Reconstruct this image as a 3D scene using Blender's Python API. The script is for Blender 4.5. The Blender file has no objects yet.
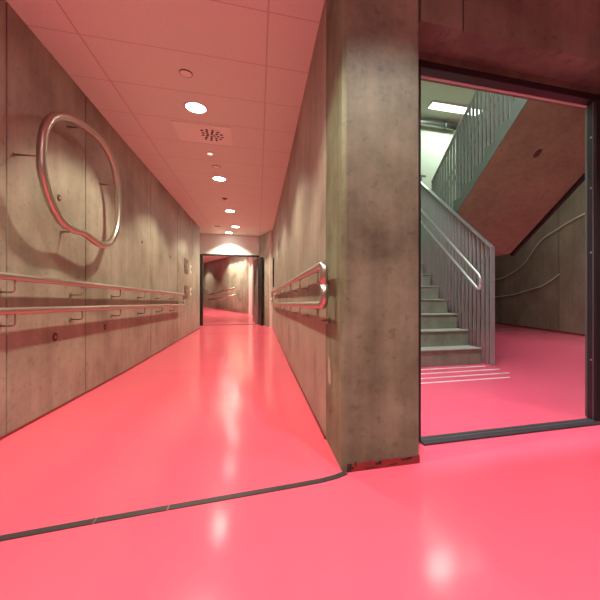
import bpy, bmesh, math
from mathutils import Vector, Matrix

S = bpy.context.scene
COL = S.collection
A = math.radians(14.93)

# ------------------------------------------------------------------ helpers
class MB:
    """collects shapes for ONE mesh object"""
    def __init__(self):
        self.bm = bmesh.new()
    def box(self, x0, x1, y0, y1, z0, z1, bev=0.0):
        b = bmesh.new()
        bmesh.ops.create_cube(b, size=1.0)
        for v in b.verts:
            v.co = Vector((x0 + (v.co.x + .5) * (x1 - x0), y0 + (v.co.y + .5) * (y1 - y0), z0 + (v.co.z + .5) * (z1 - z0)))
        if bev:
            bmesh.ops.bevel(b, geom=b.edges[:], offset=bev, segments=2, affect='EDGES', profile=.5)
        self._join(b)
        return self
    def _join(self, b, mat=None):
        m = bpy.data.meshes.new('tmp')
        if mat is not None:
            bmesh.ops.transform(b, matrix=mat, verts=b.verts)
        b.to_mesh(m); b.free()
        self.bm.from_mesh(m)
        bpy.data.meshes.remove(m)
    def obox(self, p0, p1, w, h, bev=0.0, up=Vector((0, 0, 1))):
        """box running from p0 to p1, w across, h along 'up'"""
        p0, p1 = Vector(p0), Vector(p1)
        d = p1 - p0; L = d.length; d.normalize()
        sx = d.cross(up).normalized(); uz = sx.cross(d).normalized()
        b = bmesh.new()
        bmesh.ops.create_cube(b, size=1.0)
        for v in b.verts:
            v.co = Vector((v.co.x * w, v.co.y * L, v.co.z * h))
        if bev:
            bmesh.ops.bevel(b, geom=b.edges[:], offset=bev, segments=2, affect='EDGES', profile=.5)
        M = Matrix((sx, d, uz)).transposed().to_4x4()
        M.translation = (p0 + p1) / 2
        self._join(b, M)
        return self
    def prism(self, pts, x0, x1):
        """profile of (y,z) points extruded along x"""
        va = [self.bm.verts.new((x0, y, z)) for y, z in pts]
        vb = [self.bm.verts.new((x1, y, z)) for y, z in pts]
        n = len(pts)
        self.bm.faces.new(va); self.bm.faces.new(vb[::-1])
        for i in range(n):
            j = (i + 1) % n
            self.bm.faces.new((va[i], vb[i], vb[j], va[j]))
        return self
    def zprism(self, pts, z0, z1):
        va = [self.bm.verts.new((x, y, z0)) for x, y in pts]
        vb = [self.bm.verts.new((x, y, z1)) for x, y in pts]
        n = len(pts)
        self.bm.faces.new(va); self.bm.faces.new(vb[::-1])
        for i in range(n):
            j = (i + 1) % n
            self.bm.faces.new((va[i], vb[i], vb[j], va[j]))
        return self
    def quad(self, *ps):
        self.bm.faces.new([self.bm.verts.new(p) for p in ps])
        return self
    def tube(self, pts, r, closed=False, n=14, cap=True):
        pts = [Vector(p) for p in pts]
        N = len(pts)
        rings = []
        prev = None
        for i, p in enumerate(pts):
            if closed:
                d = pts[(i + 1) % N] - pts[i - 1]
            else:
                d = pts[min(i + 1, N - 1)] - pts[max(i - 1, 0)]
            d.normalize()
            if prev is None:
                ref = Vector((1, 0, 0)) if abs(d.x) < .8 else Vector((0, 0, 1))
                u = (ref - d * ref.dot(d)).normalized()
            else:
                u = (prev - d * prev.dot(d)).normalized()
            prev = u
            w = d.cross(u)
            rings.append([self.bm.verts.new(p + (u * math.cos(t) + w * math.sin(t)) * r)
                          for t in [2 * math.pi * k / n for k in range(n)]])
        m = N if closed else N - 1
        for i in range(m):
            a, b = rings[i], rings[(i + 1) % N]
            for k in range(n):
                f = self.bm.faces.new((a[k], a[(k + 1) % n], b[(k + 1) % n], b[k])); f.smooth = True
        if not closed and cap:
            self.bm.faces.new(rings[0][::-1]); self.bm.faces.new(rings[-1])
        return self
    def disc(self, c, axis, r, h, n=32, r2=None):
        """cylinder or cone stub centred on c"""
        b = bmesh.new()
        bmesh.ops.create_cone(b, cap_ends=True, segments=n, radius1=r, radius2=r if r2 is None else r2, depth=h)
        q = Vector((0, 0, 1)).rotation_difference(Vector(axis)).to_matrix().to_4x4()
        q.translation = Vector(c)
        self._join(b, q)
        return self
    def annulus(self, c, r0, r1, h, n=48):
        """flat ring in the xy plane with a lip of height h"""
        prof = [(r0, h / 2), (r1, h / 2), (r1, -h / 4), ((r0 + r1) / 2, -h / 2), (r0, -h / 2)]
        R = [[self.bm.verts.new((c[0] + p * math.cos(2 * math.pi * k / n), c[1] + p * math.sin(2 * math.pi * k / n), c[2] + q))
              for p, q in prof] for k in range(n)]
        for k in range(n):
            for i in range(len(prof)):
                j = (i + 1) % len(prof)
                self.bm.faces.new((R[k][i], R[(k + 1) % n][i], R[(k + 1) % n][j], R[k][j]))
        return self
    def build(self, name, mat, parent=None):
        bmesh.ops.recalc_face_normals(self.bm, faces=self.bm.faces)
        m = bpy.data.meshes.new(name)
        self.bm.to_mesh(m); self.bm.free()
        m.materials.append(mat)
        o = bpy.data.objects.new(name, m)
        COL.objects.link(o)
        if parent is not None:
            o.parent = parent
            o.matrix_parent_inverse = Matrix.Translation(parent.location).inverted()
        return o

def tag(o, label=None, cat=None, group=None, kind=None):
    if label: o['label'] = label
    if cat: o['category'] = cat
    if group: o['group'] = group
    if kind: o['kind'] = kind
    return o
def thing(name, loc, label, cat, group=None):
    o = bpy.data.objects.new(name, None)
    o.empty_display_size = .1
    o.location = loc
    COL.objects.link(o)
    return tag(o, label, cat, group)
def struct(o):
    o['kind'] = 'structure'
    return o
def copy_tree(o, parent=None):
    c = o.copy(); COL.objects.link(c)
    if parent is not None: c.parent = parent
    for ch in o.children: copy_tree(ch, c)
    return c
def smooth_path(pts, closed=False, k=8):
    """Catmull-Rom through points"""
    P = [Vector(p) for p in pts]; N = len(P); out = []
    for i in range(N if closed else N - 1):
        if closed:
            a, b, c, d = P[i - 1], P[i], P[(i + 1) % N], P[(i + 2) % N]
        else:
            a, b, c, d = P[max(i - 1, 0)], P[i], P[i + 1], P[min(i + 2, N - 1)]
        for j in range(k):
            t = j / k
            out.append(.5 * ((2 * b) + (c - a) * t + (2 * a - 5 * b + 4 * c - d) * t * t + (3 * b - a - 3 * c + d) * t ** 3))
    if not closed: out.append(P[-1])
    return out
def round_path(pts, r, k=8, closed=False):
    """polyline with rounded corners"""
    P = [Vector(p) for p in pts]; N = len(P); out = []
    for i in range(N):
        if not closed and i in (0, N - 1):
            out.append(P[i]); continue
        p, a, b = P[i], P[i - 1], P[(i + 1) % N]
        da, db = (a - p), (b - p)
        rr = min(r, da.length * .49, db.length * .49)
        s, e = p + da.normalized() * rr, p + db.normalized() * rr
        for j in range(k + 1):
            t = j / k
            out.append(s * (1 - t) ** 2 + p * 2 * t * (1 - t) + e * t * t)
    return out

# ------------------------------------------------------------------ materials
def new_mat(name):
    m = bpy.data.materials.new(name); m.use_nodes = True
    nt = m.node_tree
    return m, nt, nt.nodes['Principled BSDF']
def simple(name, col, rough=.5, metal=0.0, spec=.5, noise=0.0, bump=0.0, scale=20):
    m, nt, b = new_mat(name)
    b.inputs['Base Color'].default_value = (*col, 1)
    b.inputs['Roughness'].default_value = rough
    b.inputs['Metallic'].default_value = metal
    b.inputs['Specular IOR Level'].default_value = spec
    tc = nt.nodes.new('ShaderNodeTexCoord')
    n = nt.nodes.new('ShaderNodeTexNoise'); n.inputs['Scale'].default_value = scale; n.inputs['Detail'].default_value = 5
    nt.links.new(tc.outputs['Object'], n.inputs['Vector'])
    if noise:
        r = nt.nodes.new('ShaderNodeMix'); r.data_type = 'RGBA'
        r.inputs[6].default_value = (*[c * (1 - noise) for c in col], 1)
        r.inputs[7].default_value = (*[min(1, c * (1 + noise)) for c in col], 1)
        nt.links.new(n.outputs['Fac'], r.inputs[0]); nt.links.new(r.outputs[2], b.inputs['Base Color'])
    if bump:
        bp = nt.nodes.new('ShaderNodeBump'); bp.inputs['Strength'].default_value = bump; bp.inputs['Distance'].default_value = .01
        nt.links.new(n.outputs['Fac'], bp.inputs['Height']); nt.links.new(bp.outputs['Normal'], b.inputs['Normal'])
    return m
def concrete(name, dark, mid, light, rough=.5, seed=0.0, blotch=1.3, streak=.35, contrast=1.0):
    m, nt, b = new_mat(name)
    N, L = nt.nodes, nt.links
    tc = N.new('ShaderNodeTexCoord')
    mp = N.new('ShaderNodeMapping'); mp.inputs['Location'].default_value = (seed, seed * 1.7, seed * .6)
    L.new(tc.outputs['Object'], mp.inputs['Vector'])
    n1 = N.new('ShaderNodeTexNoise'); n1.inputs['Scale'].default_value = blotch; n1.inputs['Detail'].default_value = 9; n1.inputs['Roughness'].default_value = .62
    L.new(mp.outputs['Vector'], n1.inputs['Vector'])
    cr = N.new('ShaderNodeValToRGB')
    w = .2 / contrast
    cr.color_ramp.elements[0].position = .5 - w; cr.color_ramp.elements[0].color = (*dark, 1)
    cr.color_ramp.elements[1].position = .5 + w; cr.color_ramp.elements[1].color = (*light, 1)
    e = cr.color_ramp.elements.new(.5); e.color = (*mid, 1)
    L.new(n1.outputs['Fac'], cr.inputs['Fac'])
    # vertical drag marks left by the shuttering
    ms = N.new('ShaderNodeMapping'); ms.inputs['Scale'].default_value = (5, 5, .35); ms.inputs['Location'].default_value = (seed, seed, seed)
    L.new(tc.outputs['Object'], ms.inputs['Vector'])
    n2 = N.new('ShaderNodeTexNoise'); n2.inputs['Scale'].default_value = 2.2; n2.inputs['Detail'].default_value = 6
    L.new(ms.outputs['Vector'], n2.inputs['Vector'])
    mr = N.new('ShaderNodeMapRange'); mr.inputs[1].default_value = .3; mr.inputs[2].default_value = .7
    mr.inputs[3].default_value = 1 - streak; mr.inputs[4].default_value = 1 + streak * .4
    L.new(n2.outputs['Fac'], mr.inputs[0])
    mul = N.new('ShaderNodeMix'); mul.data_type = 'RGBA'; mul.blend_type = 'MULTIPLY'; mul.inputs[0].default_value = 1
    L.new(cr.outputs['Color'], mul.inputs[6]); L.new(mr.outputs[0], mul.inputs[7])
    # small air holes and specks
    n3 = N.new('ShaderNodeTexNoise'); n3.inputs['Scale'].default_value = 26; n3.inputs['Detail'].default_value = 4
    L.new(mp.outputs['Vector'], n3.inputs['Vector'])
    m3 = N.new('ShaderNodeMapRange'); m3.inputs[1].default_value = .26; m3.inputs[2].default_value = .42
    m3.inputs[3].default_value = .72; m3.inputs[4].default_value = 1.0
    L.new(n3.outputs['Fac'], m3.inputs[0])
    mul2 = N.new('ShaderNodeMix'); mul2.data_type = 'RGBA'; mul2.blend_type = 'MULTIPLY'; mul2.inputs[0].default_value = 1
    L.new(mul.outputs[2], mul2.inputs[6]); L.new(m3.outputs[0], mul2.inputs[7])
    L.new(mul2.outputs[2], b.inputs['Base Color'])
    rr = N.new('ShaderNodeMapRange'); rr.inputs[3].default_value = rough - .08; rr.inputs[4].default_value = rough + .1
    L.new(n1.outputs['Fac'], rr.inputs[0]); L.new(rr.outputs[0], b.inputs['Roughness'])
    bp = N.new('ShaderNodeBump'); bp.inputs['Strength'].default_value = .25; bp.inputs['Distance'].default_value = .004
    L.new(n3.outputs['Fac'], bp.inputs['Height']); L.new(bp.outputs['Normal'], b.inputs['Normal'])
    return m
def floor_material():
    m, nt, b = new_mat('pink_resin_floor')
    N, L = nt.nodes, nt.links
    tc = N.new('ShaderNodeTexCoord')
    n = N.new('ShaderNodeTexNoise'); n.inputs['Scale'].default_value = 1.1; n.inputs['Detail'].default_value = 4
    L.new(tc.outputs['Object'], n.inputs['Vector'])
    mx = N.new('ShaderNodeMix'); mx.data_type = 'RGBA'
    mx.inputs[6].default_value = (.88, .117, .190, 1); mx.inputs[7].default_value = (.92, .142, .222, 1)
    L.new(n.outputs['Fac'], mx.inputs[0]); L.new(mx.outputs[2], b.inputs['Base Color'])
    b.inputs['Roughness'].default_value = .15
    b.inputs['Specular IOR Level'].default_value = .5
    n2 = N.new('ShaderNodeTexNoise'); n2.inputs['Scale'].default_value = 3.5; n2.inputs['Detail'].default_value = 2
    L.new(tc.outputs['Object'], n2.inputs['Vector'])
    bp = N.new('ShaderNodeBump'); bp.inputs['Strength'].default_value = .08; bp.inputs['Distance'].default_value = .012
    L.new(n2.outputs['Fac'], bp.inputs['Height']); L.new(bp.outputs['Normal'], b.inputs['Normal'])
    return m
def brushed(name, col, rough):
    m, nt, b = new_mat(name)
    N, L = nt.nodes, nt.links
    b.inputs['Base Color'].default_value = (*col, 1); b.inputs['Metallic'].default_value = 1
    tc = N.new('ShaderNodeTexCoord'); n = N.new('ShaderNodeTexNoise'); n.inputs['Scale'].default_value = 4
    L.new(tc.outputs['Object'], n.inputs['Vector'])
    r = N.new('ShaderNodeMapRange'); r.inputs[3].default_value = rough - .03; r.inputs[4].default_value = rough + .03
    L.new(n.outputs['Fac'], r.inputs[0]); L.new(r.outputs[0], b.inputs['Roughness'])
    return m
def emitter(name, col, strength):
    m, nt, b = new_mat(name)
    b.inputs['Base Color'].default_value = (.9, .9, .9, 1)
    b.inputs['Emission Color'].default_value = (*col, 1)
    b.inputs['Emission Strength'].default_value = strength
    return m
def ceiling_material(step, x_first, x_step, y_first):
    """white mineral tiles with dark joints between them"""
    m, nt, b = new_mat('ceiling_tiles')
    N, L = nt.nodes, nt.links
    tc = N.new('ShaderNodeTexCoord'); sp = N.new('ShaderNodeSeparateXYZ'); L.new(tc.outputs['Object'], sp.inputs[0])
    def joint(out, first, pitch, half):
        a = N.new('ShaderNodeMath'); a.operation = 'SUBTRACT'; a.inputs[1].default_value = first - pitch / 2; L.new(out, a.inputs[0])
        q = N.new('ShaderNodeMath'); q.operation = 'FLOORED_MODULO'; q.inputs[1].default_value = pitch; L.new(a.outputs[0], q.inputs[0])
        d = N.new('ShaderNodeMath'); d.operation = 'SUBTRACT'; d.inputs[1].default_value = pitch / 2; L.new(q.outputs[0], d.inputs[0])
        e = N.new('ShaderNodeMath'); e.operation = 'ABSOLUTE'; L.new(d.outputs[0], e.inputs[0])
        f = N.new('ShaderNodeMapRange'); f.inputs[1].default_value = half * .5; f.inputs[2].default_value = half * 1.3
        f.inputs[3].default_value = 0; f.inputs[4].default_value = 1; L.new(e.outputs[0], f.inputs[0])
        return f.outputs[0]
    jx = joint(sp.outputs['X'], x_first, x_step, .005); jy = joint(sp.outputs['Y'], y_first, step, .0045)
    mn = N.new('ShaderNodeMath'); mn.operation = 'MINIMUM'; L.new(jx, mn.inputs[0]); L.new(jy, mn.inputs[1])
    n = N.new('ShaderNodeTexNoise'); n.inputs['Scale'].default_value = 90; n.inputs['Detail'].default_value = 3; L.new(tc.outputs['Object'], n.inputs['Vector'])
    t = N.new('ShaderNodeMix'); t.data_type = 'RGBA'; t.inputs[6].default_value = (.67, .73, .66, 1); t.inputs[7].default_value = (.78, .85, .77, 1)
    L.new(n.outputs['Fac'], t.inputs[0])
    mx = N.new('ShaderNodeMix'); mx.data_type = 'RGBA'; mx.inputs[6].default_value = (.58, .55, .52, 1)
    L.new(mn.outputs[0], mx.inputs[0]); L.new(t.outputs[2], mx.inputs[7]); L.new(mx.outputs[2], b.inputs['Base Color'])
    b.inputs['Roughness'].default_value = .8; b.inputs['Specular IOR Level'].default_value = .2
    bp = N.new('ShaderNodeBump'); bp.inputs['Strength'].default_value = .5; bp.inputs['Distance'].default_value = .004
    L.new(mn.outputs[0], bp.inputs['Height']); L.new(bp.outputs['Normal'], b.inputs['Normal'])
    return m

M = {}
M['wall'] = concrete('cast_concrete', (.20, .186, .14), (.325, .308, .242), (.44, .418, .34), rough=.46, seed=1.3, streak=.16, blotch=1.7)
M['column'] = concrete('mottled_concrete', (.075, .085, .05), (.165, .195, .118), (.25, .285, .19), rough=.6, seed=7.1, blotch=2.6, streak=.25, contrast=1.15)
M['lintel'] = concrete('shade_darkened_concrete', (.085, .095, .06), (.13, .15, .098), (.18, .205, .14), rough=.6, seed=4.4, blotch=2.2, streak=.25)  # same cast concrete, darkened to paint in the shade over the doorway
M['soffit'] = concrete('stair_concrete', (.26, .285, .165), (.33, .365, .21), (.39, .43, .25), rough=.7, seed=3.7, blotch=1.8, streak=.12, contrast=.8)
M['step'] = concrete('step_concrete', (.19, .205, .15), (.25, .27, .195), (.30, .32, .235), rough=.6, seed=5.2, blotch=4, streak=.1, contrast=.8)
M['floor'] = floor_material()
M['ceil'] = ceiling_material(.495, -1.13, 1.19, 2.63)
M['white'] = simple('white_paint', (.80, .78, .75), .6, noise=.03, bump=.05)
M['plaster'] = simple('pale_plaster', (.66, .75, .63), .8, noise=.08, bump=.05, scale=3)
M['satin'] = brushed('satin_steel', (.80, .79, .76), .42)
M['greenbar'] = simple('green_grey_bar_paint', (.22, .27, .22), .35, metal=.2, noise=.06, scale=8)
M['stairwall'] = concrete('brown_concrete', (.24, .185, .14), (.31, .245, .19), (.38, .31, .245), rough=.6, seed=9.2, streak=.14, blotch=1.5)
M['cheek'] = simple('green_grey_cheek_paint', (.095, .115, .09), .5, noise=.12, scale=6)
M['steel'] = brushed('brushed_steel', (.50, .485, .425), .32)
M['galv'] = brushed('grey_railing_steel', (.42, .44, .42), .5)
M['zinc'] = simple('grey_painted_steel', (.36, .41, .37), .40, metal=.2, noise=.06, scale=8)
M['bracket'] = brushed('dark_bracket_steel', (.45, .40, .36), .35)
M['black'] = simple('black_frame_paint', (.016, .015, .016), .4, noise=.1)
M['greyframe'] = simple('dark_grey_frame', (.16, .165, .16), .35, metal=.3, noise=.06)
M['leafgrey'] = simple('dark_grey_door_paint', (.20, .19, .175), .4, noise=.06)
M['strip'] = simple('black_joint_strip', (.035, .033, .036), .5, noise=.25, scale=50)
M['brass'] = simple('pale_joint_metal', (.30, .22, .18), .35, metal=.7, noise=.1)
M['skirt'] = simple('red_coved_skirting', (.21, .028, .024), .5, noise=.3, scale=25)
M['paleline'] = simple('pale_tactile_line', (.85, .80, .78), .5, noise=.05)
M['nosing'] = simple('pale_step_edge', (.37, .40, .31), .55, noise=.08)
M['edgeblack'] = simple('black_edge_strip', (.02, .018, .016), .7, noise=.2)
M['hole'] = simple('rust_stained_hole', (.11, .04, .028), .7, noise=.35, scale=40)
M['plug'] = simple('grey_plug', (.36, .26, .22), .6, noise=.2)
M['vent'] = simple('vent_plate_paint', (.80, .87, .79), .5, noise=.02)
M['dark'] = simple('dark_opening', (.03, .025, .022), .8, noise=.2)
M['switch'] = simple('grey_switch_plate', (.15, .115, .10), .45, noise=.08)
M['duct'] = brushed('duct_zinc', (.55, .56, .54), .35)
M['wire'] = simple('pale_light_tube', (.95, .90, .84), .35, noise=.04)
M['lamp'] = emitter('downlight_glow', (1, .93, .84), 28)
M['paleplate'] = simple('pale_frame_trim', (.50, .47, .42), .5, noise=.05)
M['splash'] = simple('pale_paint_splash', (.42, .38, .33), .6, noise=.25, scale=60)
M['rust'] = simple('rusty_plug', (.24, .12, .075), .7, noise=.3, scale=40)
M['pilot'] = emitter('pilot_glow', (1, .8, .7), 1.0)
M['tube'] = emitter('fluorescent_glow', (.90, 1, .90), 4.5)
M['patch'] = concrete('stained_patch', (.07, .055, .04), (.11, .085, .065), (.16, .12, .09), rough=.7, seed=2.0, blotch=30)

# ------------------------------------------------------------------ levels
def zf(y):                                   # the corridor rises gently
    return 0 if y < 4.3 else .0165 * (y - 4.3)
def zc(y):
    return 2.525 + (0 if y < 4.3 else .016 * (y - 4.3))
XL, XR = -1.41, .366
YF = 1.532                                    # face of the pillar and of the wall over the doorway

# ------------------------------------------------------------------ floor
f = MB()
def slab(x0, x1, y0, y1, z0, z1):
    f.quad((x0, y0, z0), (x1, y0, z0), (x1, y1, z1), (x0, y1, z1))
slab(-1.6, 4.7, -4.2, YF, 0, 0)
slab(-1.6, .5, YF, 4.3, 0, 0)
slab(-1.8, .5, 4.3, 10.35, 0, zf(10.35))
slab(.5, 9, YF, 11.2, 0, 0)
f.quad((-7, 10.35, zf(10.35)), (1, 10.35, zf(10.35)), (1, 22, .62), (-7, 22, .62))
bmesh.ops.remove_doubles(f.bm, verts=f.bm.verts, dist=.0005)
fl = f.build('floor', M['floor']); struct(fl)

# ------------------------------------------------------------------ corridor walls
def panel_wall(name, face, back, seams, z1, mat, y0, y1, zb=0.0):
    """concrete lifts with 8 mm shadow joints, facing the corridor"""
    w = MB()
    ys = [y0] + seams + [y1]
    for a, b in zip(ys[:-1], ys[1:]):
        x0, x1 = sorted((face, back))
        w.box(x0, x1, a + .006, b - .006, zb, z1, .003)
    dx = .012 if back > face else -.012
    x0, x1 = sorted((face + dx, back))
    w.box(x0, x1, y0, y1, zb, z1)
    return struct(w.build(name, mat))
wl = panel_wall('wall_left', XL, XL - .3, [-2.2, -.4, 1.5, 2.45, 3.40, 5.24, 6.85, 8.3], 2.74, M['wall'], -4.2, 9.3)
wr = panel_wall('wall_right', XR + .006, .78, [3.40, 5.24, 6.85, 8.3], 2.74, M['wall'], 1.925, 9.28)
# diagonal return beside the far door, and the wall beyond it
w = MB()
w.zprism([(.03, 10.22), (.27, 9.37), (.30, 9.28), (.78, 9.28), (.78, 10.6), (.03, 10.6)], 0, 2.74)
struct(w.build('wall_return', M['wall']))
w = MB()
w.zprism([(-1.41, 9.3), (-1.41, 9.32), (-1.535, 9.34), (-1.535, 10.35), (-2.0, 10.35), (-2.0, 9.3)], 0, 2.74)
struct(w.build('wall_recess', M['wall']))
struct(MB().box(-1.60, .05, 10.2, 10.34, zf(10.2) + 1.945, 2.74).build('wall_lintel', M['white']))
# white post where the right wall ends
struct(MB().box(.292, .368, 9.19, 9.279, .05, 2.66, .006).build('trim_1', M['white']))

# plugs of the formwork ties
for y, z, mt, r in ((2.94, .524, 'hole', .03), (3.78, .533, 'hole', .026), (2.995, 1.54, 'hole', .024), (4.87, 1.52, 'hole', .018), (6.3, 1.5, 'hole', .016), (6.9, 1.33, 'plug', .016)):
    h = MB(); h.disc((XL + .002, y, z), (1, 0, 0), r, .004, 24)
    ho = h.build('tie_hole', M[mt], wl)
    MB().disc((XL + .005, y, z), (1, 0, 0), r * .42, .004, 16).build('plug', M['plug'], ho)

# coved red skirting
struct(MB().prism([(-4.2, 0), (9.3, 0), (9.3, zf(9.3) + .014), (4.3, .014), (-4.2, .014)], XL, XL + .008).build('baseboard_left', M['skirt']))
struct(MB().prism([(1.93, 0), (9.2, 0), (9.2, zf(9.2) + .015), (4.3, .015), (1.93, .015)], XR - .001, XR + .006).build('baseboard_right', M['skirt']))

# ------------------------------------------------------------------ pillar between corridor and stair hall
p = MB()
c = .018
p.zprism([(.374 + c, YF), (.756 - .006, YF), (.756, YF + .006), (.763, 1.70), (.763, 1.92), (.374, 1.92), (.374, YF + c)], 0, 2.74)
pil = struct(p.build('wall_pillar', M['column']))
MB().disc((.3735, 1.83, .21), (1, 0, 0), .03, .004, 24).build('tie_hole', M['rust'], pil)
pp = MB(); pp.prism([(1.80, .345), (1.835, .33), (1.85, .35), (1.865, .335), (1.872, .40), (1.86, .45), (1.845, .485), (1.83, .47), (1.80, .41)], .3725, .3745)
pp.build('paint_patch', M['splash'], pil)
# its red painted foot with black chipped patches
sk = MB()
sk.zprism([(.374 + c, YF - .004), (.757, YF - .004), (.757, YF + .02), (.374 + c, YF + .02)], 0, .038)
skirt = struct(sk.build('baseboard_pillar', M['skirt']))
chips = MB()
for x, z, wd, ht in ((.395, .03, .022, .018), (.393, .012, .02, .022), (.41, .018, .016, .012), (.43, .035, .008, .02), (.53, .024, .03, .010), (.545, .03, .014, .012), (.66, .028, .05, .009), (.69, .032, .03, .008), (.60, .012, .04, .004), (.48, .010, .05, .004)):
    chips.box(x, x + wd, YF - .0052, YF - .003, z - ht / 2, z + ht / 2, .0004)
chips.build('paint_chip', M['dark'], skirt)

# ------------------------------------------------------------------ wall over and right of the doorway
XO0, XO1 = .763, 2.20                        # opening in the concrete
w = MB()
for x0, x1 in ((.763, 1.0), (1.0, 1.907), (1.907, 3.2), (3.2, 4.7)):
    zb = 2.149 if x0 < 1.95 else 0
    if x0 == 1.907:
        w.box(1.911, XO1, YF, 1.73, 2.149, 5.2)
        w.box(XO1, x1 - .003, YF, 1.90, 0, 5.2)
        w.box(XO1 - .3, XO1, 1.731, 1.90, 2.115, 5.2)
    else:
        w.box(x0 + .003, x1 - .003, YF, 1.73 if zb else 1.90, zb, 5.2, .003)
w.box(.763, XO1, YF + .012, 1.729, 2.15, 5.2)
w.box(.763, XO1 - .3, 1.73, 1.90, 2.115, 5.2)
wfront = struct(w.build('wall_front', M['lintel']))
struct(MB().box(.36, .78, 1.70, 1.92, 2.74, 5.2).build('wall_upper', M['plaster']))

# black steel doorway frame with threshold
d = thing('door_frame', (1.45, 1.75, 0), 'wide black steel doorway frame opening onto the stair hall', 'door frame')
MB().box(.763, XO1, 1.735, 1.80, 2.074, 2.114, .003).build('head', M['black'], d)
MB().box(.763, XO1, 1.802, 1.822, 2.072, 2.11, .003).build('head_trim', M['paleplate'], d)
MB().box(.765, .868, 1.735, 1.80, 0.012, 2.072, .003).build('jamb', M['black'], d)
MB().box(2.10, XO1 - .002, 1.735, 1.80, 0.012, 2.072, .003).build('jamb', M['black'], d)
g = MB(); g.box(2.118, 2.15, 1.803, 1.83, 0.012, 2.038, .003); g.box(2.094, 2.0995, 1.75, 1.756, .012, 2.07, .001)
jl = g.build('jamb_lining', M['greyframe'], d)
sc_ = MB()
for z in (.4, 1.1, 1.52, 1.85): sc_.disc((2.0995, 1.77, z), (-1, 0, 0), .006, .004, 12)
sc_.build('screw', M['steel'], jl)
t_ = MB(); t_.box(.868, 2.10, 1.70, 1.80, .0005, .011, .003)
th = t_.build('threshold', M['strip'], d)
t2 = MB(); t2.box(.868, 2.10, 1.745, 1.752, .011, .0135, .001); t2.box(.868, 2.10, 1.775, 1.781, .011, .0135, .001)
t2.build('threshold_rib', M['greyframe'], th)

# black joint strip in the floor, in three lengths
pth = [(-1.40, 1.345), (-.82, 1.40), (-.563, 1.424), (-.33, 1.443), (-.05, 1.463), (.15, 1.477), (.27, 1.488), (.335, 1.503), (.386, 1.526)]
st = MB()
def strip_piece(a, b, mb):
    va = []
    for i in range(a, b + 1):
        q = Vector(pth[i]); e = Vector(pth[min(i + 1, len(pth) - 1)]) - Vector(pth[max(i - 1, 0)])
        nrm = Vector((-e.y, e.x)).normalized() * .016
        if i == a and a > 0: q = q + e.normalized() * .003
        va.append((q + nrm, q - nrm))
    pts = [x[0] for x in va] + [x[1] for x in reversed(va)]
    mb.zprism([(x.x, x.y) for x in pts], .0003, .0035)
tr = bpy.data.objects.new('trim_2', None); COL.objects.link(tr); struct(tr)
for a, b in ((0, 2), (2, 3), (3, 8)):
    s1 = MB(); strip_piece(a, b, s1); s1.build('joint_strip', M['strip'], tr)
for i in (2, 3):
    MB().box(pth[i][0] - .0015, pth[i][0] + .0035, pth[i][1] - .017, pth[i][1] + .017, .0003, .0045).build('joint_cover', M['brass'], tr)
# hairline joints across the corridor floor
struct(MB().box(XL + .01, XR, 8.0, 8.012, zf(8) + .0002, zf(8) + .002).build('trim_3', M['skirt']))
struct(MB().box(-1.44, -.02, 10.20, 10.26, zf(10.2) + .0005, zf(10.2) + .006).build('trim_4', M['strip']))

# ------------------------------------------------------------------ ceilings
cl = MB()
cl.quad((XL - .01, 1.2, 2.525), (XR + .02, 1.2, 2.525), (XR + .02, 4.3, 2.525), (XL - .01, 4.3, 2.525))
cl.quad((XL - .2, 4.3, 2.525), (XR + .02, 4.3, 2.525), (XR + .02, 10.22, zc(10.22)), (XL - .2, 10.22, zc(10.22)))
cl.quad((XL - .01, 1.2, 2.525), (XR + .02, 1.2, 2.525), (XR + .02, 1.2, 2.64), (XL - .01, 1.2, 2.64))
struct(cl.build('ceiling', M['ceil']))
ch_ = MB()
ch_.box(-1.42, 4.7, -4.2, 1.25, 2.64, 2.72); ch_.box(.40, 4.7, 1.25, YF - .003, 2.64, 2.72)
struct(ch_.build('ceiling_hall', M['white']))
struct(MB().box(-7, 1, 10.34, 22, 2.64, 2.72).build('ceiling_beyond', M['white']))

# hall behind the viewpoint
struct(MB().box(-1.6, 4.7, -4.4, -4.2, 0, 2.74).build('wall_back', M['wall']))
struct(MB().box(4.7, 4.9, -4.2, 1.9, 0, 2.74).build('wall_hall', M['wall']))

# ------------------------------------------------------------------ downlights
def make_downlight(label, group):
    t = thing('ceiling_downlight', (0, 0, 0), label, 'ceiling light', group)
    MB().annulus((0, 0, -.002), .082, .100, .008).build('trim_ring', M['white'], t)
    MB().disc((0, 0, -.003), (0, 0, 1), .083, .004, 40).build('diffuser', M['lamp'], t)
    L = bpy.data.lights.new('lamp', 'SPOT')
    L.energy = 140; L.color = (1, .88, .65); L.spot_size = math.radians(119); L.spot_blend = .36; L.shadow_soft_size = .05
    lo = bpy.data.objects.new('lamp', L); COL.objects.link(lo); lo.parent = t; lo.location = (0, 0, -.02)
    return t
DG = 'recessed ceiling downlights'
spots = [(-.54, 3.36, 2.525, 'nearest glowing round downlight, just before the square vent'),
         (-.54, 5.29, zc(5.29), 'second glowing downlight, just past the square vent in the pink ceiling'),
         (-.54, 7.29, zc(7.29), 'third glowing downlight from the viewer in the corridor ceiling'),
         (-.535, 8.95, zc(8.95), 'fourth downlight along the corridor ceiling, second from the far door'),
         (-.76, 9.85, zc(9.85), 'last downlight, lighting the white wall above the far door')]
rest = [(-.54, 1.43, 2.525), (-.54, -.6, 2.64), (.72, .60, 2.64), (2.5, .20, 2.64), (.9, -1.8, 2.64), (2.5, -1.8, 2.64), (-.54, -2.6, 2.64)]
dl = make_downlight(spots[0][3], DG)
dl.location = spots[0][:3]
hall = []
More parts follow.
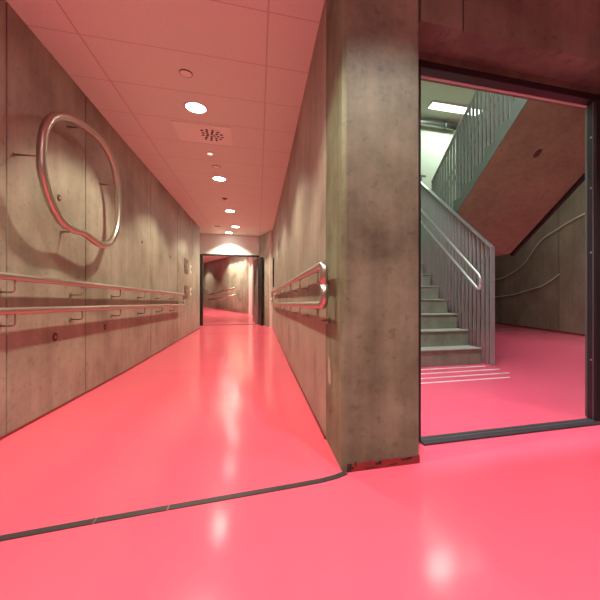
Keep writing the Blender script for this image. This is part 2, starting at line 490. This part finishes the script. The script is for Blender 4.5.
for i, q in enumerate(spots[1:] + rest):
    o = copy_tree(dl); o.location = q[:3]
    o['label'] = q[3] if len(q) > 3 else 'round downlight in the ceiling outside the picture, above the viewer'
    if len(q) == 3: hall.append(o)
for o in hall[1:]:                            # cooler, weaker lamps in the entrance hall
    for ch in o.children:
        if ch.type == 'LIGHT':
            ch.data = ch.data.copy(); ch.data.color = (1, .94, .92); ch.data.energy = 102
beyond = [(-.75, 12.6, 2.64), (-.86, 13.84, 2.64), (-1.06, 14.3, 2.64), (-1.26, 14.74, 2.64), (-1.48, 15.2, 2.64), (-2.95, 17.6, 2.64)]
for q in beyond:
    o = copy_tree(dl); o.location = q; o['label'] = 'round downlight in the passage ceiling beyond the far door'
    for ch in o.children:
        if ch.type == 'LIGHT':
            ch.data = ch.data.copy(); ch.data.energy = 110

# ------------------------------------------------------------------ ceiling fittings
v = thing('ceiling_vent', (-.60, 4.02, 2.525), 'square white ceiling vent with a round perforated centre, between two downlights', 'vent')
MB().box(-.81, -.265, 3.655, 4.08, 2.517, 2.524, .002).build('vent_plate', M['vent'], v)
MB().disc((-.53, 3.865, 2.5155), (0, 0, 1), .185, .003, 48).build('diffuser_disc', M['vent'], v)
hl = MB()
for rr, n in ((.035, 5), (.075, 9), (.115, 13)):
    for k in range(n):
        th_ = 2 * math.pi * (k + .3 * rr * 10) / n
        x, y = -.48 + rr * math.cos(th_), 3.865 + rr * math.sin(th_)
        if x < -.555: continue
        dx, dy = math.cos(th_) * .013, math.sin(th_) * .013
        hl.obox((x - dx, y - dy, 2.513), (x + dx, y + dy, 2.513), .020, .004)
hl.build('slot', M['dark'], v)
t = thing('smoke_detector', (-.535, 2.75, 2.525), 'flat white round ceiling disc, nearer than every downlight', 'detector')
MB().disc((-.532, 2.87, 2.521), (0, 0, 1), .042, .006, 40).build('detector_body', M['vent'], t)
MB().annulus((-.532, 2.87, 2.520), .042, .047, .006).build('detector_rim', M['switch'], t)
t = thing('indicator_lamp', (-.74, 4.63, 2.53), 'small pale bright fitting beyond the square vent', 'lamp')
MB().disc((-.547, 4.36, 2.521), (0, 0, 1), .04, .012, 24, .032).build('lamp_cap', M['white'], t)
MB().disc((-.547, 4.36, 2.514), (0, 0, 1), .03, .006, 24).build('lamp_lens', M['pilot'], t)
t = thing('ceiling_speaker', (-.62, 5.0, 2.535), 'faint flat white disc just before the second downlight', 'ceiling disc')
MB().disc((-.526, 4.80, 2.530), (0, 0, 1), .05, .008, 32).build('disc_body', M['vent'], t)
MB().annulus((-.526, 4.80, 2.528), .05, .055, .006).build('disc_rim', M['switch'], t)
t = thing('sprinkler_head', (-.55, 6.1, 2.54), 'small brown sprinkler head between second and third downlights', 'sprinkler')
MB().disc((-.563, 6.36, zc(6.36) - .0045), (0, 0, 1), .045, .010, 24).build('escutcheon', M['switch'], t)
MB().disc((-.563, 6.36, zc(6.36) - .022), (0, 0, 1), .018, .026, 16, .010).build('nozzle', M['steel'], t)
t = thing('ceiling_sensor', (-.95, 8.3, zc(8.3)), 'thin dark slot in the ceiling left of the farthest downlights', 'sensor')
MB().box(-1.03, -.90, 8.97, 9.03, zc(9) - .012, zc(8.97) - .0002, .002).build('sensor_body', M['switch'], t)

# ------------------------------------------------------------------ steel ring on the left wall
ring = [(2.506,1.652),(2.511,1.581),(2.547,1.495),(2.606,1.406),(2.721,1.317),(2.882,1.289),(3.020,1.297),(3.183,1.268),(3.347,1.253),(3.531,1.313),(3.655,1.449),(3.703,1.619),(3.698,1.778),(3.667,1.899),(3.586,2.027),(3.426,2.104),(3.253,2.125),(3.005,2.101),(2.828,2.059),(2.679,1.995),(2.589,1.922),(2.532,1.828),(2.511,1.739)]
XRING = -1.27
t = thing('wall_ring', (XL + .005, 3.1, 1.29), 'large wavy loop of steel tube mounted high on the concrete wall', 'wall sculpture')
MB().tube(smooth_path([(XRING, y, z) for y, z in ring], True, 6), .026, True, 20).build('ring_tube', M['steel'], t)
for y, z in ((2.508, 1.66), (3.02, 1.297), (3.672, 1.86), (3.10, 2.112)):
    b = MB(); b.tube([(XRING, y, z), (XL + .004, y, z)], .006); b.disc((XL + .006, y, z), (1, 0, 0), .013, .006, 20)
    b.build('standoff', M['bracket'], t)

# ------------------------------------------------------------------ double handrails
def bracket(mb, x, y, z, xw, side):
    """rod dropping from the rail and turning to a rosette on the wall"""
    mb.tube(round_path([(x, y, z - .015), (x, y, z - .085), (xw + side * .004, y, z - .085)], .015, 4), .0055, n=8)
    mb.disc((xw + side * .005, y, z - .085), (1, 0, 0), .021, .006, 20)
def double_rail(label, xw, side, off, y0, y1, zu, zl, ybr, r=.021, loop0=False):
    x = xw + side * off
    t = thing('double_handrail', (xw + side * .006, (y0 + y1) / 2, zl[0]), label, 'handrail')
    def lin(zz, y): return zz[0] + (zz[1] - zz[0]) * (y - y0) / (y1 - y0)
    ym = (y0 + y1) / 2
    up = [(x, ym, lin(zu, ym)), (x, y1, zu[1]), (x, y1, (zu[1] + zl[1]) / 2)]
    lo = [(x, ym, lin(zl, ym)), (x, y1, zl[1]), (x, y1, (zu[1] + zl[1]) / 2)]
    up0 = [(x, y0, (zu[0] + zl[0]) / 2), (x, y0, zu[0]), (x, ym, lin(zu, ym))]
    lo0 = [(x, y0, (zu[0] + zl[0]) / 2), (x, y0, zl[0]), (x, ym, lin(zl, ym))]
    for nm, a, b in (('upper_rail', up0, up), ('lower_rail', lo0, lo)):
        pa = round_path(a, .075, 10); pb = round_path(b, .075, 10)
        MB().tube(pa + pb[1:], r, n=18).build(nm, M['steel'], t)
    for y in ybr:
        for zz in (zu, zl):
            b = MB(); bracket(b, x, y, lin(zz, y), xw, side); b.build('bracket', M['bracket'], t)
    return t
double_rail('long double steel handrail along the left concrete wall, below the steel ring', XL, 1, .08, .75, 7.0, (.93, .89), (.74, .697), [.827 + .775 * k for k in range(8)])
double_rail('double steel handrail on the right corridor wall, ending in a rounded loop near the pillar', XR + .006, -1, .060, 1.66, 8.1, (.965, .97), (.765, .70), [1.85 + .81 * k for k in range(8)])

# ------------------------------------------------------------------ far door
d1 = bpy.data.objects.new('door_1', None); d1.location = (-.72, 10.2, zf(10.2)); COL.objects.link(d1)
struct(d1)
zt = zf(10.2) + 1.945
MB().box(-1.535, -1.455, 10.10, 10.20, zf(10.1), zt, .004).build('frame_jamb', M['black'], d1)
MB().box(-1.455, .03, 10.12, 10.198, zt - .035, zt + .012, .003).build('frame_head', M['black'], d1)
lf = MB(); lf.obox((.02, 10.12, 1.03), (.10, 9.72, 1.03), .045, 1.87, .003)
lf.build('door_leaf', M['black'], d1)
l2 = MB(); l2.obox((-.005, 10.26, 1.06), (-.115, 11.0, 1.06), .05, 1.90, .003)
leaf2 = l2.build('door_leaf', M['leafgrey'], d1)
hd = MB(); hd.tube(round_path([(-.03, 10.36, 1.03), (-.065, 10.35, 1.03), (-.065, 10.35, 1.20), (-.03, 10.36, 1.20)], .012, 4), .010, n=10)
hd.build('door_handle', M['steel'], leaf2)
MB().tube([(-1.44, 10.22, 1.12), (-1.40, 10.22, 1.12), (-1.40, 10.30, 1.12)], .010, n=10).build('door_handle', M['steel'], d1)

# passage beyond the far door
pw = [(-.329, 13.54), (-.697, 14.47), (-1.501, 16.235), (-2.043, 17.31), (-2.618, 18.6), (-3.27, 20.0), (-4.0, 22.0)]
w = MB()
sp = [(q.x, q.y) for q in smooth_path([(x, y, 0) for x, y in pw], False, 4)]
w.zprism(sp + [(-2.0, 22.2), (.9, 14.0), (.3, 13.3)], .1, 2.70)
struct(w.build('wall_beyond', M['wall']))
struct(MB().zprism([(-.34, 13.52), (-.21, 13.08), (-.10, 13.11), (-.22, 13.56)], .1, 2.64).build('trim_5', M['white']))
struct(MB().zprism([(-.10, 13.1), (.045, 10.34), (.8, 10.34), (.8, 13.4), (-.1, 13.4)], .05, 2.64).build('wall_side', M['wall']))
struct(MB().zprism([(-1.62, 10.35), (-1.9, 10.35), (-2.6, 12.6), (-6.9, 15.0), (-6.9, 22), (-7.1, 22), (-7.1, 14.8), (-2.8, 12.3)], .05, 2.70).build('wall_far', M['wall']))
t = thing('double_handrail', (-1.3, 15.9, .8), 'short double handrail seen through the far door', 'handrail')
a0, a1 = Vector((-.78, 14.42)), Vector((-2.10, 17.2))
dr = (a1 - a0).normalized(); nr = Vector((-dr.y, dr.x))
if nr.x > 0: nr = -nr
for nm, z0, z1 in (('upper_rail', 1.27, 1.04), ('lower_rail', .99, .81)):
    MB().tube([(a0.x + nr.x * .09, a0.y + nr.y * .09, z0), (a1.x + nr.x * .09, a1.y + nr.y * .09, z1)], .036, n=12).build(nm, M['steel'], t)
    for k in (.05, .35, .65, .95):
        q = a0.lerp(a1, k); z = z0 + (z1 - z0) * k
        MB().tube(round_path([(q.x + nr.x * .09, q.y + nr.y * .09, z - .02), (q.x + nr.x * .09, q.y + nr.y * .09, z - .09), (q.x - nr.x * .05, q.y - nr.y * .05, z - .09)], .015, 3), .007, n=8).build('bracket', M['bracket'], t)

# ------------------------------------------------------------------ plates on the walls near the far door
def wall_plate(name, y0, y1, z0, z1, label, mt):
    t = thing(name, (XL + .001, (y0 + y1) / 2, z0), label, 'switch plate')
    MB().box(XL + .0005, XL + .014, y0, y1, z0, z1, .003).build('plate', M[mt], t)
    MB().box(XL + .0145, XL + .019, y0 + (y1 - y0) * .3, y0 + (y1 - y0) * .7, z0 + (z1 - z0) * .3, z0 + (z1 - z0) * .7, .001).build('rocker', M['switch' if mt == 'vent' else 'steel'], t)
wall_plate('wall_panel', 7.45, 7.80, 1.33, 1.62, 'dark square plate on the left wall, high near the far door', 'switch')
wall_plate('wall_panel', 7.45, 7.75, .83, 1.08, 'dark square plate on the left wall, at the handrail end', 'switch')
wall_plate('light_switch', 8.02, 8.12, 1.36, 1.54, 'narrow white switch beside the high dark plate on the left wall', 'vent')
wall_plate('light_switch', 8.02, 8.12, .89, 1.05, 'narrow white switch beside the low dark plate near the handrail end', 'vent')
t = thing('door_holder', (XR, 8.5, 1.1), 'tall narrow black bar on the right wall beside the white post', 'door holder')
MB().box(XR - .022, XR + .0065, 8.42, 8.56, 1.10, 1.80, .004).build('bar', M['black'], t)
MB().disc((XR - .026, 8.49, 1.45), (1, 0, 0), .03, .012, 20).build('magnet', M['greyframe'], t)

# ------------------------------------------------------------------ stair hall shell
X0, X1 = .78, 7.0
struct(MB().box(X0 - .02, X0 + .004, 1.92, 7.5, 0, 5.2).build('wall_stair', M['plaster']))
w = MB()                                       # slightly turned right wall
def xw(y): return 6.93 + .2225 * (y - 5.99)
for a, b in ((1.6, 3.9), (3.9, 6.85), (6.85, 9.9), (9.9, 11.2)):
    w.zprism([(xw(a + .01), a + .01), (xw(b - .01), b - .01), (xw(b) + .3, b - .01), (xw(a) + .3, a + .01)], 0, 5.2)
w.zprism([(xw(1.6) + .03, 1.6), (xw(11.2) + .03, 11.2), (xw(11.2) + .3, 11.2), (xw(1.6) + .3, 1.6)], 0, 5.2)
struct(w.build('wall_stair_right', M['stairwall']))
struct(MB().box(X0, 8.6, 10.9, 11.1, 0, 5.2).build('wall_stair_back', M['wall']))
struct(MB().box(X0, 4.6, 7.37, 7.5, 1.80, 5.2).build('wall_landing', M['plaster']))
struct(MB().box(X0 - .3, 8.8, 1.6, 11.2, 5.0, 5.15).build('ceiling_stair', M['plaster']))
struct(MB().box(4.6, 8.6, 1.55, 1.95, 0, 5.2).build('wall_stair_front', M['wall']))
bs = MB()
bs.zprism([(xw(1.95) - .012, 1.95), (xw(10.9) - .012, 10.9), (xw(10.9), 10.9), (xw(1.95), 1.95)], 0, .035)
struct(bs.build('baseboard_stair', M['skirt']))

# lower flight
R, G, Y0 = .20, .26, 3.70
XS0, XS1 = X0 + .006, 2.66
t = thing('staircase', (1.7, Y0, 0), 'grey concrete stairs rising from the pink floor behind the doorway', 'stairs')
for k in range(9):
    y = Y0 + G * k; top = R * (k + 1)
    last = k == 8
    s = MB()
    y1 = (Y0 + G * 9 if not last else 5.78 + .001)
    s.box(XS0, XS1, y, (y + G if not last else y + .02), max(0, top - R * 1.9), top - .0165, .002)
    so = s.build('step', M['step'], t)
    n = MB(); n.box(XS0, XS1 + .012, y - .014, (y + G - .001 if not last else y + .03), top - .016, top, .004)
    n.build('tread', M['nosing'], so)
# landing slab, shared by both flights
l = MB()
l.box(XS0, 2.757, 5.785, 7.36, 1.63, 1.80)
l.box(2.85, 4.42, 5.375, 7.36, 1.63, 1.80)
l.box(2.757, 2.85, 5.785, 7.36, 1.63, 1.80)
struct(l.build('floor_landing', M['soffit']))

# upper flight, climbing back towards the doorway
u = thing('staircase', (3.6, 5.35, 1.8), 'upper concrete stair flight with brown sloping underside, overhead behind the doorway', 'stairs')
XU0, XU1 = 2.85, 4.42
prof = [(5.37, 1.63), (5.23, 1.63), (3.113, 2.985), (1.93, 2.985), (1.93, 3.24), (3.14, 3.24)]
y, z = 3.145, 3.24
for k in range(9):
    prof += [(y, z), (y, z - .16)] if k else [(y, z - .16)]
    z -= .16; y += .2455
prof += [(5.37, 1.8)]
MB().prism(prof, XU0, XU1).build('flight_slab', M['soffit'], u)
ck = MB(); ck.prism(prof, XU0 - .010, XU0 - .0015); ck.build('side_cheek', M['cheek'], u)
MB().obox((XU1 - .012, 5.25, 1.60), (XU1 - .012, 3.12, 2.963), .06, .05).build('edge_strip', M['edgeblack'], u)  # black strip along the right edge of the underside
st_ = MB()
b = bmesh.new(); bmesh.ops.create_circle(b, cap_ends=True, segments=14, radius=.05)
sl = math.atan2(-.642, 1)
st_._join(b, Matrix.Translation((3.43, 3.62, 2.985 - .642 * (3.62 - 3.113) - .0075)) @ Matrix.Rotation(sl, 4, 'X') @ Matrix.Diagonal((.9, 1.3, 1, 1)))
st_.build('stain', M['patch'], u)

# lower railing of flat upright bars
XRL = 2.772
def zlow(y): return 1.43 + .742 * (y - 3.6)
r = thing('stair_railing', (XRL, 3.6, 0), 'grey flat bar railing beside the lower concrete stairs, ending in an upright post', 'railing')
rl = MB(); rl.obox((XRL - .03, 3.585, zlow(3.585)), (XRL - .03, 5.86, zlow(5.86)), .065, .016, .003)
rl.build('top_rail', M['galv'], r)
MB().box(XRL - .062, XRL + .002, 3.585, 3.600, .004, zlow(3.6) + .002, .002).build('post', M['zinc'], r)
MB().box(XRL - .062, XRL + .25, 5.85, 5.862, zlow(5.86) - .03, zlow(5.86) + .01, .002).build('return_rail', M['zinc'], r)
MB().box(XRL + .16, XRL + .172, 5.84, 5.87, 1.80, zlow(5.86) - .03, .002).build('return_bar', M['zinc'], r)
yb = 3.6 + .0867
while yb < 5.85:
    k = math.floor((yb - Y0 + .018) / G)
    zb = .004 if k < 0 else max(.004, R * (k + 1) - .28)
    bb = MB(); bb.box(XRL - .052, XRL - .010, yb - .005, yb + .005, zb, zlow(yb) - .004, .0015)
    bo = bb.build('bar', M['zinc'], r)
    fx = MB(); zz = max(R * (k + 1) + .002, .012)
    fx.box(XS1 - .005 if k >= 0 else XRL - .07, XRL - .055, yb - .012, yb + .012, zz - .004, zz + .008, .001)
    fx.build('bar_foot', M['steel'], bo)
    yb += .0867

# double steel handrail on the stair railing
t = thing('stair_handrail', (2.60, 3.7, .9), 'slim double steel tube handrail fixed to the flat bar stair railing', 'handrail')
def zh(y): return 1.085 + .768 * (y - 3.66)
pa = [(2.615, 5.75, zh(5.75)), (2.615, 3.64, zh(3.64)), (2.615, 3.66, .90), (2.615, 5.75, .90 + .75 * (5.75 - 3.66))]
full = round_path(pa, .07, 10)
half = len(full) // 2
MB().tube(full[:half + 1], .017, n=14).build('upper_rail', M['satin'], t)
MB().tube(full[half:], .017, n=14).build('lower_rail', M['satin'], t)
for y in (3.78, 4.56, 5.34):
    MB().tube([(2.615, y, zh(y) - .01), (2.66, y, zh(y) - .05), (XRL - .05, y, zh(y) - .05)], .006, n=8).build('bracket', M['bracket'], t)

# upper railing
XRU = 2.872
def zup(y): return 3.28 - .665 * (y - 4.6)
r = thing('stair_railing', (XRU, 5.3, 1.8), 'green-grey bar railing along the upper stair flight, seen from below', 'railing')
MB().obox((XRU, 5.32, zup(5.32)), (XRU, 2.2, zup(2.2)), .05, .014, .003).build('top_rail', M['zinc'], r)
yb = 5.31
while yb > 2.3:
    k = math.floor((yb - 3.145) / .2455)
    zb = 3.24 - .16 * (k + 1) if k >= 0 else 3.24
    zb = max(zb, 1.8)
    MB().box(XRU - .02, XRU + .02, yb - .005, yb + .005, zb + .002, zup(yb) - .006, .0015).build('bar', M['greenbar'], r)
    yb -= .0818

# double tube handrail on the inner side of the upper flight
t = thing('stair_handrail', (2.95, 5.2, 1.8), 'slim double tube handrail seen through the bars of the upper stair railing', 'handrail')
for nm, dz in (('upper_rail', -.33), ('lower_rail', -.50)):
    MB().tube([(2.955, 5.25, zup(5.25) + dz), (2.955, 2.5, zup(2.5) + dz)], .017, n=12).build(nm, M['bracket'], t)
for y in (5.0, 4.2, 3.4):
    MB().tube([(2.955, y, zup(y) - .35), (2.955, y, zup(y) - .39), (XRU + .018, y, zup(y) - .39)], .006, n=8).build('bracket', M['bracket'], t)

# fluorescent light and pipe over the landing
t = thing('ceiling_luminaire', (4.18, 6.7, 5.0), 'bright rectangular fluorescent panel on the stair hall ceiling', 'ceiling light')
MB().box(3.56, 4.80, 6.57, 6.83, 4.965, 4.999, .003).build('luminaire_body', M['white'], t)
MB().box(3.58, 4.78, 6.59, 6.81, 4.955, 4.966, .002).build('diffuser', M['tube'], t)
t2 = copy_tree(t); t2.location = (1.75, 4.3, 5.0); t2['label'] = 'fluorescent panel out of view above the lower stairs'
t3 = thing('ceiling_luminaire', (1.6, 2.5, 5.0), 'fluorescent panel out of view just inside the doorway', 'ceiling light')
t4 = thing('ceiling_luminaire', (5.4, 4.2, 5.0), 'added unseen light panel on the far side of the upper stairs', 'ceiling light', 'stair hall fluorescent panels')  # added panel, unseen, to brighten the floor deeper in the stair hall
MB().box(4.80, 6.0, 4.09, 4.31, 4.965, 4.999, .003).build('luminaire_body', M['white'], t4)
MB().box(4.82, 5.98, 4.11, 4.29, 4.955, 4.966, .002).build('diffuser', M['tube'], t4)
t['group'] = t2['group'] = t3['group'] = 'stair hall fluorescent panels'
MB().box(1.0, 2.3, 2.38, 2.64, 4.965, 4.999, .003).build('luminaire_body', M['white'], t3)
MB().box(1.02, 2.28, 2.40, 2.62, 4.955, 4.966, .002).build('diffuser', M['tube'], t3)
def area(name, loc, sx, sy, e, parent, col=(.85, 1, .86), spread=180):
    L = bpy.data.lights.new(name, 'AREA'); L.shape = 'RECTANGLE'; L.size = sx; L.size_y = sy; L.energy = e; L.color = col; L.spread = math.radians(spread)
    o = bpy.data.objects.new(name, L); COL.objects.link(o); o.location = loc; o.parent = parent
    o.matrix_parent_inverse = Matrix.Translation(parent.location).inverted()
area('lamp', (4.18, 6.7, 4.95), 1.2, .22, 30, t)
area('lamp', (1.75, 4.3, 4.95), 1.2, .22, 30, t2)
area('lamp', (1.65, 2.51, 4.95), 1.26, .22, 80, t3, (.90, .88, 1), 120)
area('lamp', (5.4, 4.2, 4.95), 1.1, .2, 36, t4, (.95, .88, 1), 85)
t = thing('ceiling_pipe', (2.6, 7.2, 4.87), 'round silver pipe running along the top of the landing wall', 'pipe')
MB().tube([(.80, 7.24, 4.88), (4.55, 7.24, 4.88)], .075, n=20).build('pipe_run', M['duct'], t)
for x in (1.2, 2.75, 4.2):
    MB().tube([(x, 7.24, 4.88), (x + .05, 7.24, 4.88)], .088, n=20).build('pipe_collar', M['greyframe'], t)
    MB().tube([(x + .025, 7.24, 4.95), (x + .025, 7.24, 4.999)], .008, n=8).build('pipe_hanger', M['bracket'], t)

# pale curved tubes on the stair hall wall
wires = [[(7.940,10.531,1.498),(7.825,10.013,1.485),(7.705,9.473,1.516),(7.570,8.867,1.644),(7.438,8.273,1.853),(7.341,7.836,2.161),(7.252,7.436,2.391),(7.145,6.955,2.502),(7.019,6.389,2.618),(6.896,5.837,2.682)],
         [(7.940,10.531,0.896),(7.779,9.804,0.906),(7.570,8.867,0.958),(7.394,8.074,1.071),(7.261,7.479,1.159),(7.179,7.109,1.283),(7.103,6.769,1.421)]]
for L_, lab in zip(wires, ('upper pale curved tube sweeping up the stair hall wall', 'lower pale curved tube on the stair hall wall, shorter and nearer the floor')):
    t = thing('wall_tube', L_[0], lab, 'wall sculpture')
    pts = [(x - .045, y, z) for x, y, z in L_]
    MB().tube(smooth_path(pts, False, 6), .013, n=10).build('curved_tube', M['wire'], t)
    for i in (1, len(L_) // 2, len(L_) - 2):
        x, y, z = L_[i]
        MB().tube([(x - .045, y, z), (x + .002, y, z)], .006, n=8).build('standoff', M['bracket'], t)

# four pale tactile lines before the first step
labs = ['closest to the first step', 'second from the first step', 'third from the first step', 'nearest the doorway']
for y, x1, lab in zip((3.56, 3.36, 3.16, 2.98), (2.62, 2.66, 2.62, 2.48), labs):
    t = MB().box(1.0, x1, y - .012, y + .012, .0004, .004, .001).build('tactile_line', M['paleline'])
    tag(t, 'pale raised line on the pink floor, ' + lab, 'floor line', 'warning lines before the stairs')

# ------------------------------------------------------------------ camera and view
cam = bpy.data.cameras.new('camera'); co = bpy.data.objects.new('camera', cam); COL.objects.link(co)
cam.sensor_fit = 'HORIZONTAL'; cam.sensor_width = 36; cam.lens = 36 * 345 / 600
cam.shift_x = -50 / 600
cam.clip_start = .02
co.location = (0, 0, .79); co.rotation_euler = (math.pi / 2, 0, -A)
S.camera = co
wd = bpy.data.worlds.new('world'); S.world = wd; wd.use_nodes = True
wd.node_tree.nodes['Background'].inputs[0].default_value = (.02, .02, .022, 1)
S.view_settings.view_transform = 'Standard'; S.view_settings.look = 'None'
S.view_settings.exposure = 0; S.view_settings.gamma = 1; S.view_settings.use_curve_mapping = False
